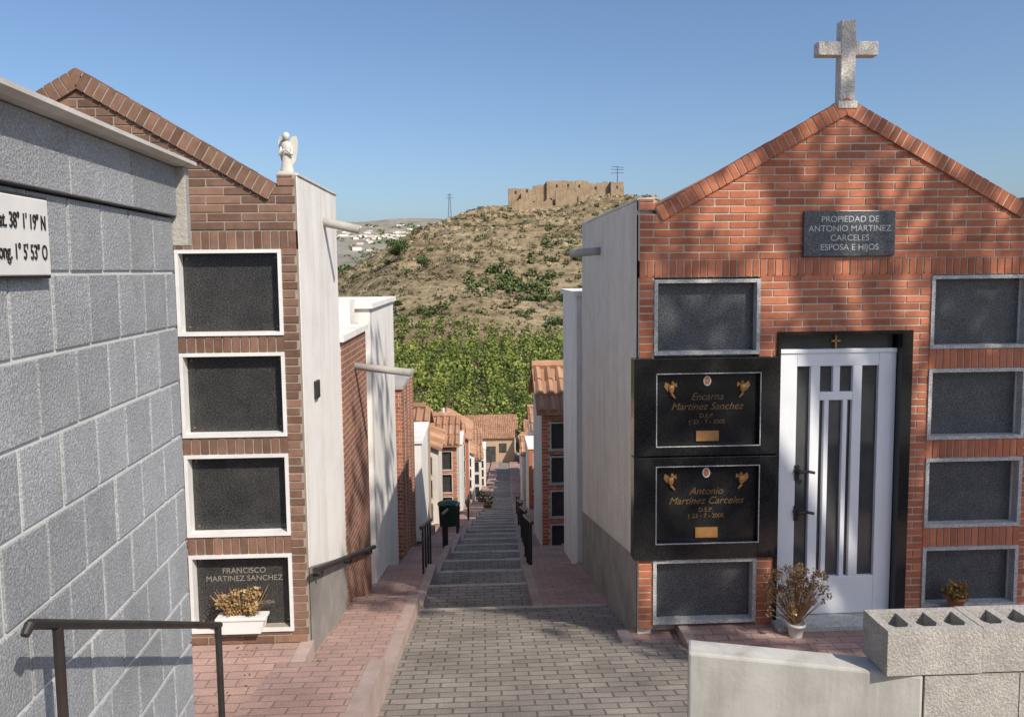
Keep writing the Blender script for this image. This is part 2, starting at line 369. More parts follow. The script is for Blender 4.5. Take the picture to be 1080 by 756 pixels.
def cap(bb,mm,p,q,y,t=0.125,out=0.022,depth=0.2):
    p=Vector(p);q=Vector(q);d=q-p;L=d.length;d.normalize();n=Vector((-d.z,0,d.x))
    if n.z<0:n=-n
    k=int(L/0.064);w=L/k
    for i in range(k):
        bb.obox(p+d*(i*w+0.005)-n*t+Vector((0,y-out+random.uniform(-.0015,.0015),0)),d*(w-0.012),Vector((0,depth,0)),n*(t+random.uniform(-.002,.002)))
    mm.obox(p-n*(t-0.004)+Vector((0,y-out+0.006,0)),d*L,Vector((0,depth-0.01,0)),n*(t-0.009))
def niche(par,x0,x1,z0,z1,y,fmat,smat,fw=0.03,dep=0.075,name="niche"):
    mb=MB()
    mb.box(x0,x1,y-0.012,y+0.12,z1-fw,z1); mb.box(x0,x1,y-0.012,y+0.12,z0,z0+fw)
    mb.box(x0,x0+fw,y-0.0115,y+0.12,z0+fw,z1-fw); mb.box(x1-fw,x1,y-0.0115,y+0.12,z0+fw,z1-fw)
    mb.build(name+"_frame",fmat,par)
    mb=MB(); mb.box(x0+fw,x1-fw,y+dep,y+0.12,z0+fw,z1-fw); mb.build(name+"_slab",smat,par)
    mb=MB()
    for a in (x0+fw+0.035,x1-fw-0.035):
        for b in (z0+fw+0.035,z1-fw-0.035):
            mb.tube((a,y+dep+0.002,b),(a,y+dep-0.012,b),0.007,0.005,8)
    mb.build(name+"_studs",M['gold'],par)

# ------------------------------------------------------------------ left mausoleum
LM=empty("brick_niche_mausoleum",(-2.82,5.6,-2.79)); Y=5.6
bb=MB();mm=MB()
px,pz,sl=-2.82,1.45,0.60
rows=[(-0.455,0.17),(-1.205,-0.58),(-1.955,-1.335),(-2.695,-2.095)]
def clipL(z):
    if z<0.62: return (-4.30,-1.33)
    if z>pz-0.02: return None
    h=(pz-z)/sl
    return (px-h,px+h)
holes=[(-4.31,-1.33,0.17,0.305),(-2.20,-1.44,-2.695,0.17),(-4.20,-3.44,-2.695,0.17),(-3.3,-2.34,-2.79,-0.3)]
running(bb,mm,-4.31,-1.33,Y,-2.785,1.45,holes,clipL)
soldier(bb,mm,-4.31,-1.33,Y,0.17,0.305)
running(bb,mm,-1.455,-1.33,Y-0.003,0.625,0.70,[])
running(bb,mm,-4.31,-4.18,Y-0.003,0.625,0.70,[])
for x0,x1 in ((-2.20,-1.44),(-4.20,-3.44)):
    for a,b in ((-0.58,-0.455),(-1.335,-1.205),(-2.095,-1.955)): soldier(bb,mm,x0,x1,Y,a,b)
cap(bb,mm,(px,0,pz),(-1.455,0,pz-(px+1.455)*-sl),Y,0.125)
cap(bb,mm,(-4.18,0,pz-(px+4.18)*-1*-sl),(px,0,pz),Y,0.125)
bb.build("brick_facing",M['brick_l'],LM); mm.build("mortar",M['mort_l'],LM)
for x0,x1 in ((-2.20,-1.44),(-4.20,-3.44)):
    for a,b in rows: niche(LM,x0,x1,a,b,Y,M['marble_w'],M['granite_d'],0.026)
mb=MB(); mb.box(-1.45,-1.325,Y+0.062,7.15,-4.4,0.70); mb.box(-4.31,-4.19,Y+0.062,7.15,-4.4,0.70); mb.box(-4.19,-1.45,Y+0.121,7.13,-4.4,0.6)
mb.prism([(-4.19,Y+0.13,0.6),(-1.45,Y+0.13,0.6),(px,Y+0.13,1.3)],(0,1.45,0)); mb.build("rendered_walls",M['plaster_w'],LM)
mb=MB(); mb.box(-1.47,-1.315,Y+0.07,7.17,0.703,0.722); mb.build("parapet_coping",M['coping'],LM,False,0.004)
mb=MB(); mb.box(-3.28,-2.36,Y+0.08,Y+0.12,-2.79,-0.32); mb.build("door",M['white_alu'],LM)
mb=MB(); mb.add([(-1.321,5.64,-4.3),(-1.321,7.16,-4.3),(-1.321,7.16,-2.72),(-1.321,5.64,-2.22)],[(0,1,2,3)]); mb.build("plinth",M['plinth'],LM)
mb=MB(); mb.tube((-1.40,6.57,0.44),(-1.03,6.60,0.36),0.038,0.038,14); mb.build("rain_spout",M['concrete'],LM,True)
text("FRANCISCO\nMARTINEZ SANCHEZ","inscription",(-1.82,Y+0.072,-2.28),0.060,M['letter'],LM,sp=1.0)
text("TU FAMILIA NO TE OLVIDA","inscription",(-1.82,Y+0.072,-2.50),0.036,M['letter'],LM)
mb=MB(); mb.box(-1.323,-1.30,6.0,6.12,-1.0,-0.86); mb.build("number_plate",M['blackmetal'],LM)

# angel statue
mb=MB(); ax,ay,az=-1.395,5.68,0.70
mb.box(ax-0.055,ax+0.055,ay-0.055,ay+0.055,az,az+0.03)
mb.lathe((ax,ay,az+0.03),[(0.05,0),(0.047,0.02),(0.038,0.07),(0.034,0.11),(0.03,0.135),(0.036,0.165),(0.04,0.19),(0.033,0.208),(0.014,0.218),(0.013,0.228)],16,1,0.75)
mb.lathe((ax,ay-0.004,az+0.255),[(0.004,0),(0.018,0.006),(0.026,0.022),(0.027,0.036),(0.02,0.052),(0.006,0.06)],14)
for s in (-1,1):
    mb.tube((ax+s*0.036,ay,az+0.21),(ax+s*0.044,ay-0.03,az+0.15),0.013,0.011,8)
    mb.tube((ax+s*0.044,ay-0.03,az+0.15),(ax+s*0.008,ay-0.048,az+0.185),0.011,0.008,8)
    W=[(0.008,0.235),(0.03,0.285),(0.06,0.295),(0.068,0.25),(0.062,0.18),(0.05,0.12),(0.034,0.09),(0.025,0.14),(0.01,0.18)]
    mb.prism([(ax+s*a,ay+0.03+0.2*a,az+b) for a,b in W],(0,0.012,0))
mb.build("angel_statue",M['coping'],None,True,0.002)

PL=empty("flower_planter",(-1.82,5.55,-2.66))
mb=MB(); x0,x1=-1.99,-1.64
mb.prism([(x0,5.52,-2.56),(x1,5.52,-2.56),(x1-0.03,5.52,-2.67),(x0+0.03,5.52,-2.67)],(0,0.11,0)); mb.box(x0-0.01,x1+0.01,5.512,5.638,-2.575,-2.553)
mb.build("trough",M['marble_w'],PL,False,0.004)
leaves("dried_flowers",[(-1.84+random.uniform(-.15,.15),5.57+random.uniform(-.03,.03),-2.46+random.uniform(-.07,.08),0.05,0.05,50,0.024,0.45) for _ in range(18)],M['flow'],PL)
mb=MB()
for _ in range(50):
    a=random.uniform(-.14,.14); mb.tube((-1.82+a*0.6,5.57,-2.57),(-1.82+a*1.6,5.55+random.uniform(-.05,.05),-2.36+random.uniform(-.07,.04)),0.0025,0.0015,5)
mb.build("stems",M['dry'],PL)

# ------------------------------------------------------------------ right mausoleum
RM=empty("brick_chapel_mausoleum",(2.98,6.15,-3.03)); Y=6.15
bb=MB();mm=MB(); px,pz,sl=2.98,1.36,0.56
def clipR(z):
    if z<0.47: return (1.30,4.66)
    if z>pz-0.02: return None
    h=(pz-z)/sl
    return (px-h,px+h)
NL=[(-0.71,-0.09),(-3.0,-2.44)]; NR=[(-0.69,-0.08),(-1.46,-0.86),(-2.22,-1.62),(-2.92,-2.39)]
holes=[(1.30,4.66,-0.075,0.07),(1.42,2.30,-3.03,-0.075),(1.30,2.45,-2.43,-0.73),(3.74,4.58,-3.03,-0.075),(2.45,3.59,-3.03,-0.53)]
running(bb,mm,1.30,4.66,Y,-3.025,1.36,holes,clipR)
soldier(bb,mm,1.30,4.66,Y,-0.075,0.07)
running(bb,mm,1.30,1.425,Y-0.003,0.48,0.56,[]); running(bb,mm,4.535,4.66,Y-0.003,0.48,0.56,[])
for a,b in ((-0.86,-0.69),(-1.62,-1.46),(-2.39,-2.22),(-3.03,-2.92)): soldier(bb,mm,3.74,4.58,Y,a,b)
cap(bb,mm,(px,0,pz),(4.535,0,pz-(4.535-px)*sl),Y,0.12)
cap(bb,mm,(1.425,0,pz-(px-1.425)*sl),(px,0,pz),Y,0.12)
bb.build("brick_facing",M['brick_r'],RM); mm.build("mortar",M['mort_r'],RM)
for a,b in NL: niche(RM,1.42,2.30,a,b,Y,M['granite_lg'],M['granite_g'],0.03)
for a,b in NR: niche(RM,3.74,4.58,a,b,Y,M['granite_lg'],M['granite_g'],0.03)
for (a,b) in ((-1.545,-0.735),(-2.43,-1.56)):
    mb=MB(); x0,x1=1.25,2.45; i0,i1=1.44,2.30; c,d=b-0.13,a+0.08
    if a<-2: c,d=b-0.08,a+0.14
    mb.box(x0,i0,Y-0.035,Y+0.10,a,b); mb.box(i1,x1,Y-0.035,Y+0.10,a,b)
    mb.box(i0,i1,Y-0.035,Y+0.10,c,b); mb.box(i0,i1,Y-0.035,Y+0.10,a,d)
    mb.box(i0,i1,Y+0.02,Y+0.10,d,c); mb.build("black_granite_surround",M['black'],RM,False,0.003)
    mb=MB(); w=0.007
    mb.box(i0,i1,Y-0.039,Y-0.03,c,c+w);mb.box(i0,i1,Y-0.039,Y-0.03,d-w,d);mb.box(i0-w,i0,Y-0.039,Y-0.03,d-w,c+w);mb.box(i1,i1+w,Y-0.039,Y-0.03,d-w,c+w)
    mb.build("steel_trim",M['granite_lg'],RM)
    nm="Encarna\nMartinez Sanchez" if b>-1 else "Antonio\nMartinez Carceles"
    t=text(nm,"inscription",(1.87,Y+0.017,(c+d)/2+0.06),0.086,M['letter_g'],RM,sp=0.95); t.data.shear=0.35
    text("D.E.P.\n† 23 - 7 - 2005","inscription",(1.87,Y+0.017,(c+d)/2-0.085),0.052,M['letter_g'],RM)
    mb=MB(); mb.box(1.78,1.97,Y+0.006,Y+0.021,d+0.03,d+0.115)
    zc=c-0.12
    for s in (-1,1):
        X=1.87+s*0.30
        mb.lathe((X,Y+0.008,zc-0.05),[(0.004,0),(0.02,0.02),(0.026,0.05),(0.018,0.075)],10,1,0.5)
        mb.lathe((X-s*0.008,Y+0.004,zc+0.027),[(0.003,0),(0.014,0.008),(0.015,0.02),(0.004,0.03)],10)
        mb.prism([(X+s*0.0,Y+0.012,zc+0.02),(X+s*0.05,Y+0.012,zc+0.05),(X+s*0.06,Y+0.012,zc+0.01),(X+s*0.03,Y+0.012,zc-0.03)],(0,0.006,0))
        mb.prism([(X,Y+0.012,zc+0.02),(X-s*0.045,Y+0.012,zc+0.045),(X-s*0.05,Y+0.012,zc+0.005)],(0,0.006,0))
        mb.tube((X,Y+0.008,zc-0.05),(X-s*0.03,Y+0.008,zc-0.085),0.012,0.006,8)
    mb.build("bronze_ornaments",M['gold'],RM)
    mb=MB(); pts=[(1.87+0.032*math.cos(t),Y+0.008,c-0.065+0.042*math.sin(t)) for t in [i*math.pi/10 for i in range(20)]]
    mb.prism(pts,(0,0.014,0)); mb.build("portrait_medallion",M['marble_w'],RM)
    mb=MB(); pts=[(1.87+0.022*math.cos(t),Y+0.004,c-0.065+0.030*math.sin(t)) for t in [i*math.pi/10 for i in range(20)]]
    mb.prism(pts,(0,0.005,0)); mb.build("portrait",M['terracotta'],RM)
mb=MB()
mb.box(2.45,2.475,Y-0.02,Y+0.25,-3.03,-0.53); mb.box(3.50,3.59,Y-0.02,Y+0.25,-3.03,-0.53); mb.box(2.475,3.50,Y-0.02,Y+0.25,-0.56,-0.53)
mb.build("black_granite_jambs",M['black'],RM)
mb=MB(); d0,d1=Y+0.06,Y+0.11; xa,xb=2.478,3.497; zt,zb=-0.72,-2.98
def dbar(a,b,c,d,o=0.0): mb.box(a,b,d0-o,d1,c,d)
dbar(xa,xa+0.17,zb,zt); dbar(xb-0.15,xb,zb,zt); dbar(xa+0.17,xb-0.15,zt-0.11,zt); dbar(xa+0.17,xb-0.15,zb,zb+0.33)
dbar(2.765,2.845,zb+0.33,zt-0.11); dbar(3.125,3.205,zb+0.33,zt-0.11)
dbar(2.845,3.125,-1.12,-1.05); dbar(2.955,3.015,-1.05,zt-0.11)
dbar(2.885,2.925,zb+0.33,-1.12); dbar(3.045,3.085,zb+0.33,-1.12)
mb.box(xa,xb,d0-0.012,d1,zt,zt+0.035)
mb.build("white_door_leaf",M['white_alu'],RM,False,0.005)
mb=MB(); mb.box(xa+0.02,xb-0.02,Y+0.095,Y+0.10,zb+0.1,-0.56); mb.build("door_glass",M['glass'],RM)
mb=MB()
mb.box(2.968,2.980,Y+0.06,Y+0.072,-0.69,-0.57); mb.box(2.935,3.013,Y+0.06,Y+0.071,-0.625,-0.612); mb.build("transom_cross",M['gold'],RM)
mb=MB()
for z in (-1.72,-2.07):
    mb.tube((2.66,d0,z),(2.66,d0-0.03,z),0.028,0.028,14); mb.tube((2.66,d0-0.03,z),(2.66,d0-0.06,z),0.012,0.012,10)
    mb.path([(2.66,d0-0.055,z),(2.73,d0-0.06,z+0.01),(2.79,d0-0.055,z-0.005)],0.013); mb.box(2.64,2.68,d0-0.008,d0,z-0.08,z+0.05)
mb.build("door_handles",M['blackmetal'],RM,False)
mb=MB(); mb.box(2.44,3.62,Y-0.16,Y+0.25,-3.03,-2.985); mb.build("doorstep",M['granite_lg'],RM,False,0.005)
mb=MB(); mb.box(2.64,3.40,Y-0.035,Y-0.002,0.085,0.455); mb.build("name_plaque",M['granite_g'],RM,False,0.004)
text("PROPIEDAD DE\nANTONIO MARTINEZ\nCARCELES\nESPOSA E HIJOS","plaque_text",(3.02,Y-0.037,0.27),0.070,M['letter_w'],RM,sp=1.08)
mb=MB(); mb.box(1.30,1.42,Y+0.062,9.65,-4.9,0.555); mb.box(4.54,4.66,Y+0.062,9.65,-4.9,0.555)
mb.box(1.42,2.45,Y+0.121,9.63,-4.9,0.45); mb.box(3.59,4.54,Y+0.121,9.63,-4.9,0.45); mb.box(2.45,3.59,Y+0.26,9.63,-4.9,0.45); mb.box(2.45,3.59,Y+0.121,Y+0.26,-0.53,0.45)
mb.build("rendered_walls",M['plaster_b'],RM)
mb=MB(); mb.box(1.29,1.43,Y+0.07,9.67,0.558,0.58); mb.build("parapet_coping",M['coping'],RM,False,0.004)
mb=MB(); mb.prism([(1.46,Y+0.18,0.45),(4.50,Y+0.18,0.45),(px,Y+0.18,1.20)],(0,3.3,0)); mb.build("roof",M['tile'],RM)
mb=MB(); mb.add([(1.296,Y+0.065,-4.9),(1.296,9.66,-4.9),(1.296,9.66,-3.15),(1.296,Y+0.065,-2.45)],[(3,2,1,0)]); mb.build("plinth",M['plinth'],RM)
mb=MB(); mb.tube((1.37,8.2,0.20),(0.97,8.2,0.17),0.042,0.042,14); mb.build("rain_spout",M['concrete'],RM,True)
mb=MB(); mb.box(2.92,3.04,Y-0.02,Y+0.08,1.28,1.965); mb.box(2.735,2.92,Y-0.019,Y+0.079,1.69,1.80); mb.box(3.04,3.225,Y-0.019,Y+0.079,1.69,1.80)
mb.box(2.90,3.06,Y-0.03,Y+0.09,1.27,1.33)
mb.build("stone_cross",M['terrazzo'],None,False,0.006)

def pot(mbx,c,r,h,n=20): mbx.lathe(c,[(r*0.68,0),(r*0.72,0.01),(r*0.92,h*0.8),(r*1.08,h*0.8),(r*1.08,h),(r*0.95,h),(r*0.9,h*0.88),(0.01,h*0.86)],n)
DP=empty("dried_flower_pot",(2.52,5.95,-2.98))
mb=MB(); pot(mb,(2.56,5.93,-3.03),0.075,0.12); mb.build("pot",M['marble_w'],DP,True)
mb=MB(); its=[]
for _ in range(150):
    a=random.uniform(0,6.28); q=random.uniform(0.02,0.28); h=random.uniform(0.20,0.50)-q*0.45
    t=Vector((2.56+q*math.cos(a),5.93+q*0.6*math.sin(a),-2.90+h)); mb.tube((2.56,5.93,-2.94),t,0.0028,0.0014,5)
    its.append((t.x,t.y,t.z,0.024,0.024,16,0.02,random.uniform(0.35,0.75)))
mb.build("stems",M['dry'],DP); leaves("flower_heads",its,M['dry'],DP)
FP=empty("flower_pot",(3.98,6.05,-2.88))
mb=MB(); mb.box(3.86,4.13,6.0,6.135,-2.93,-2.905); mb.build("shelf",M['granite_lg'],FP)
mb=MB(); pot(mb,(3.99,6.06,-2.905),0.075,0.12); mb.build("pot",M['terracotta'],FP,True)
leaves("flowers",[(3.99+random.uniform(-.09,.09),6.05+random.uniform(-.04,.04),-2.74+random.uniform(-.04,.06),0.045,0.04,50,0.026,0.5) for _ in range(13)],M['redflow'],FP)

# ------------------------------------------------------------------ near grey block wall building (left)
GB=empty("grey_block_building",(-1.1,1.5,-2)); 
d=Vector((-0.0475,1,0)).normalized(); nrm=Vector((d.y,-d.x,0))
def gp(s,z,o=0): return Vector((-0.98,0,z))+d*s+nrm*o
S1=2.835
mb=MB(); bbm=MB()
bbm.obox(gp(-4,-4.0,-1.6),d*(S1+4-0.01),nrm*1.595,Vector((0,0,4.20)))
k=0; z=0.205-0.2
while z>-3.6:
    s=S1; first=True
    while s>-3.9:
        L=(0.195 if not(first and k%2) else 0.1); first=False
        mb.obox(gp(s-L+0.005,z+0.006,-0.10+random.uniform(-0.001,0.0015)),d*(L-0.010),nrm*0.10,Vector((0,0,0.188)))
        s-=L
    z-=0.2;k+=1
mb.build("split_face_blocks",M['splitblock'],GB,False,0.0025)
bbm.build("mortar_core",M['blockmort'],GB)
mb=MB()
s=S1
while s>-3.9:
    mb.obox(gp(s-0.395,0.208,-0.10),d*0.392,nrm*0.118,Vector((0,0,0.175))); s-=0.395
mb.build("fascia_course",M['splitblock'],GB,False,0.003)
mb=MB()
mb.obox(gp(S1,0.10,-1.55),d*0.045,nrm*1.60,Vector((0,0,0.285)))
mb.build("corner_slab",M['concrete'],GB,False,0.004)
mb=MB()
prof=[(-1.7,0.386),(0.05,0.386),(0.075,0.396),(0.075,0.408),(0.0,0.440),(-1.7,0.475)]
mb.prism([gp(-4,b,a) for a,b in prof],d*(S1+4.06)); mb.build("marble_coping",M['coping'],GB)
sg=empty("coordinates_sign",tuple(gp(1.6,0.09,0.0)))
mb=MB(); mb.obox(gp(1.40,-0.008,0.004),d*0.515,nrm*0.014,Vector((0,0,0.195))); mb.build("dark_edge",M['blackmetal'],sg)
mb=MB(); mb.obox(gp(1.406,-0.001,0.010),d*0.503,nrm*0.013,Vector((0,0,0.181))); mb.build("marble_plate",M['marble_w'],sg,False,0.003)
yaw=math.atan2(d.y,d.x)
p=gp(1.893,0.122,0.0245); o=text("Lat. 38° 1' 19\" N","sign_text",tuple(p),0.05,M['letter_k'],sg,(math.pi/2,0,yaw),'RIGHT'); o.scale=(0.62,1,1)
p=gp(1.893,0.052,0.0245); o=text("Long. 1° 5' 53\" O","sign_text",tuple(p),0.05,M['letter_k'],sg,(math.pi/2,0,yaw),'RIGHT'); o.scale=(0.62,1,1)

# foreground handrail
mb=MB()
a=Vector((-0.955,1.58,-0.73)); b=Vector((-0.955,2.68,-1.262))
mb.path([a,b],0.0115,12)
mb.tube(a,a+Vector((0,-0.02,-0.015)),0.0115,0.009,12)
for t in (0.09,0.985):
    p=a.lerp(b,t); mb.tube(p,(p.x,p.y,zs(p.y)-0.02),0.0115,0.0115,12)
mb.build("handrail",M['blackmetal'],None,False)

# right low wall and hollow blocks
mb=MB(); A=Vector((0.89,3.17,-3.6)); B=Vector((1.80,2.92,-3.6)); dd=B-A; nn=Vector((-dd.y,dd.x,0)).normalized()
if nn.y<0: nn=-nn
mb.obox(A,dd,nn*0.13,Vector((0,0,1.92))); mb.build("low_plastered_wall",M['lowwall'],None,False,0.012)
HB=empty("hollow_block_wall",(2.2,3,-1.6))
def hblock(mb,x,y,z,L=0.4,W=0.2,Hh=0.19):
    t=0.036; n=3; cw=(L-t*(n+1))/n
    mb.box(x,x+L,y,y+t,z,z+Hh); mb.box(x,x+L,y+W-t,y+W,z,z+Hh)
    for i in range(n+1):
        mb.box(x+i*(cw+t),x+i*(cw+t)+t,y+t,y+W-t,z,z+Hh-0.001)
    mb.box(x+t,x+L-t,y+t,y+W-t,z,z+0.03)
    for i in range(n):
        c0=x+t+i*(cw+t); c1=c0+cw
        mb.prism([(c0,y+t,z+0.03),(c0+0.02,y+t,z+0.03),(c0,y+t+0.03,z+0.03)],(0,0,Hh-0.032)); mb.prism([(c1,y+t,z+0.03),(c1-0.02,y+t,z+0.03),(c1,y+t+0.03,z+0.03)],(0,0,Hh-0.032))
mb=MB()
for i in range(4): hblock(mb,1.645+i*0.405,2.92+0.006*(i%2),-1.675)
for k in range(1,5):
    for i in range(4): hblock(mb,1.81+0.2*(k%2==0)+i*0.405,2.925,-1.675-k*0.2)
mb.build("blocks",M['block'],HB)
mb=MB(); mb.box(1.84,3.3,2.95,3.09,-3.4,-1.69); mb.build("mortar",M['mort_l'],HB)

# ------------------------------------------------------------------ cascade of niche buildings
def roof_slope(e,a,up,along):
    a=Vector(a);up=Vector(up);along=Vector(along); nrm_=up.cross(along).normalized()
    if nrm_.z<0: nrm_=-nrm_
    e.obox(a,up,along,Vector((0,0,0.05)),0.3)
    n=max(3,int(along.length/0.2)); 
    for i in range(n):
        p=a+along*((i+0.5)/n)+Vector((0,0,0.05)); k=max(2,int(up.length/0.42))
        for j_ in range(k):
            q0=p+up*(j_/k); q1=p+up*((j_+1)/k)
            e.tube(q0+nrm_*0.012,q1-nrm_*0.012,0.075,0.062,6)
def tomb(name,xin,xout,y0,y1,zb,zt,kind,facebrick=False,gable=True,wall='plaster_w',cop='plaster_w',cross=False,pitch=0.24):
    x0,x1=min(xin,xout),max(xin,xout)
    E=empty(name,((x0+x1)/2,y0,zb)); mid=(x0+x1)/2; w=x1-x0
    far=y0>24
    mb=MB(); mb.box(x0,x1,y0+0.10,y1,zb-1.8,zt)
    mb.build("walls",M[wall],E)
    fm='brick_r' if facebrick else wall
    mb=MB(); mo=MB()
    cols=[(x0+0.14,x0+0.14+0.78),(x1-0.92,x1-0.14)]
    dh=min(2.1,zt-zb-0.2)
    holes=[]; nr=4 if zt-zb>2.5 else 3; ph=(zt-zb-0.12)/nr
    for a,b in cols:
        for i in range(nr): holes.append((a,b,zb+0.05+i*ph,zb+0.05+(i+1)*ph-0.10))
    if facebrick and not far: running(mb,mo,x0,x1,y0,zb,zt,holes+[(x0+1.05,x1-1.05,zb,zb+dh)])
    else:
        xsn=[x0]+[q for c in cols for q in c]+[x1]
        mb.box(xsn[0],xsn[1],y0,y0+0.12,zb,zt,.5); mb.box(xsn[2],x0+1.05,y0,y0+0.12,zb,zt,.5); mb.box(x1-1.05,xsn[3],y0,y0+0.12,zb,zt,.5); mb.box(xsn[4],xsn[5],y0,y0+0.12,zb,zt,.5)
        mb.box(x0+1.05,x1-1.05,y0,y0+0.12,zb+dh,zt,.5)
        for a,b in cols:
            mb.box(a,b,y0,y0+0.12,zt-0.17,zt,.5)
            for i in range(nr-1): mb.box(a,b,y0,y0+0.12,zb+0.05+(i+1)*ph-0.10,zb+0.05+(i+1)*ph,.5)
            mb.box(a,b,y0,y0+0.12,zb-0.02,zb+0.05,.5)
    mb.build("facade",M[fm],E)
    if mo.v: mo.build("mortar",M['mort_r'],E)
    sl=MB(); fr=MB()
    for (a,b,c,d_) in holes:
        sl.box(a,b,y0+0.07,y0+0.115,c,d_)
        fr.box(a,b,y0-0.008,y0+0.05,d_-0.03,d_-0.001); fr.box(a,b,y0-0.008,y0+0.05,c,c+0.03); fr.box(a,a+0.03,y0-0.008,y0+0.05,c+0.03,d_-0.03); fr.box(b-0.03,b,y0-0.008,y0+0.05,c+0.03,d_-0.03)
    sl.box(x0+1.05,x1-1.05,y0+0.06,y0+0.10,zb,zb+dh)
    sl.build("niche_slabs_and_door",M['granite_d'],E)
    for q in (x0+1.05,x1-1.10,mid-0.025): fr.box(q,q+0.05,y0+0.03,y0+0.06,zb,zb+dh)
    fr.build("frames",M['granite_lg'],E)
    if gable:
        rz=zt+w*pitch
        e=MB()
        if kind%2:
            my=(y0+y1)/2; rz=zt+(y1-y0)*0.30
            for q in (y0-0.15,y1+0.15):
                roof_slope(e,(x0-0.1,q,zt-0.02),(0,my-q,rz-zt),(w+0.2,0,0))
            e.build("tiled_roof",M['tile'],E)
            e=MB(); e.prism([(x0,y0+.05,zt),(x0,y1-.05,zt),(x0,my,rz-0.04)],(w,0,0)); e.build("gable",M[wall],E)
            e=MB()
            for i in range(int((w+0.2)/0.33)): e.tube((x0-0.1+i*0.33,my,rz+0.07),(x0-0.1+(i+1)*0.33+0.03,my,rz+0.06),0.08,0.095,8)
            e.build("ridge_tiles",M['tile'],E)
        else:
            for q in (x0-0.12,x1+0.12):
                roof_slope(e,(q,y0-0.12,zt-0.02),(mid-q,0,rz-zt+0.02),(0,y1-y0+0.2,0))
            e.build("tiled_roof",M['tile'],E)
            e=MB(); e.prism([(x0,y0,zt),(x1,y0,zt),(mid,y0,rz-0.04)],(0,y1-y0,0)); e.build("gable",M[fm],E)
            e=MB()
            for i in range(int((y1-y0+0.2)/0.33)): e.tube((mid,y0-0.12+i*0.33,rz+0.07),(mid,y0-0.12+(i+1)*0.33+0.03,rz+0.06),0.08,0.095,8)
            e.build("ridge_tiles",M['tile'],E)
        if kind%3==0 or cross:
            yy=y0 if kind%2==0 else (y0+y1)/2; q=1.7 if cross else 1
            c=MB(); c.box(mid-0.04*q,mid+0.04*q,yy,yy+0.08*q,rz+0.05,rz+0.65*q); c.box(mid-0.2*q,mid-0.04*q,yy+0.002,yy+0.078,rz+0.36*q,rz+0.44*q); c.box(mid+0.04*q,mid+0.2*q,yy+0.002,yy+0.078,rz+0.36*q,rz+0.44*q); c.build("roof_cross",M['marble_w'],E)
    else:
        e=MB(); e.box(x0-0.04,x1+0.04,y0-0.04,y1+0.04,zt,zt+0.06); e.build("coping",M[cop],E)
    return E
E=tomb("niche_building",-1.335,-4.3,7.22,8.75,-3.35,-0.66,1,False,False,'plaster_w')
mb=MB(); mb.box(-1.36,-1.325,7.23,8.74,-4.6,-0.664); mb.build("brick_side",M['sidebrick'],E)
mb=MB(); mb.tube((-1.34,7.95,-0.98),(-0.74,7.93,-1.06),0.04,0.04,12); mb.build("rain_spout",M['concrete'],E,True)
mb=MB(); mb.box(-4.3,-1.50,8.76,9.1,-5,-0.32); mb.build("white_parapet_wall",M['plaster_w'],None)
tomb("niche_building",-1.33,-4.3,9.15,11.6,-3.9,-0.44,1,False,False,'plaster_w')
E=tomb("niche_building",-1.30,-4.3,12.1,14.2,zs(12.1)+0.25,-1.88,2,True,False,'plaster_w','concrete')
mb=MB()
for i in range(4): mb.box(-1.31,-1.27,12.13+i*0.55,12.36+i*0.55,-5.4,-1.89)
mb.build("brick_pilasters",M['sidebrick'],E)
tomb("niche_building",1.31,4.5,10.3,12.0,-4.1,-0.36,1,False,False,'plaster_w')
tomb("niche_building",1.07,4.3,13.4,15.6,-5.17,-2.55,1,True,True,'plaster_b')
y=15.2; i=0
while y<57:
    dep=random.uniform(1.8,2.6); h=random.uniform(2.0,2.5) if y<26 else random.uniform(2.2,3.2)
    zb=zs(y)+0.22; w=random.uniform(2.8,3.4); c=cx(y+1); sb=random.uniform(-0.05,0.45) if y<26 else random.uniform(-0.1,0.9)
    tomb("niche_building",c-1.25-sb,c-1.3-w-sb,y,y+dep,zb,zb+h,i,random.random()<0.3,random.random()<0.75,random.choice(['plaster_w','plaster_w','white_far','plaster_b','house_o']))
    if y>22: tomb("niche_building",c-2.6-w,c-2.6-2*w,y+0.4,y+dep,zb,zb+h+random.uniform(0,.5),i+1,False,random.random()<0.8,'plaster_w')
    y+=dep+random.uniform(0.8,1.7); i+=1
tomb("white_chapel",-0.9,-5.2,60.0,66.0,zs(60)+0.1,zs(60)+3.9,2,False,True,'white_far',cross=True,pitch=0.3)
y=17.0
while y<70:
    dep=random.uniform(1.8,2.6); h=random.uniform(2.0,2.6) if y<28 else random.uniform(2.2,3.1)
    zb=zs(y)+0.22; w=random.uniform(2.9,3.4); c=cx(y+1); sb=random.uniform(-0.1,0.35) if y<28 else random.uniform(-0.15,0.7)
    tomb("niche_building",c+1.2+sb,c+1.25+w+sb,y,y+dep,zb,zb+h,i,random.random()<0.4,random.random()<0.8,random.choice(['plaster_w','white_far','plaster_b']))
    if y>22: tomb("niche_building",c+2.3+w,c+2.3+2*w,y+0.4,y+dep,zb,zb+h+random.uniform(0,.5),i+1,False,random.random()<0.8,'plaster_w')
    y+=dep+random.uniform(0.8,1.7); i+=1
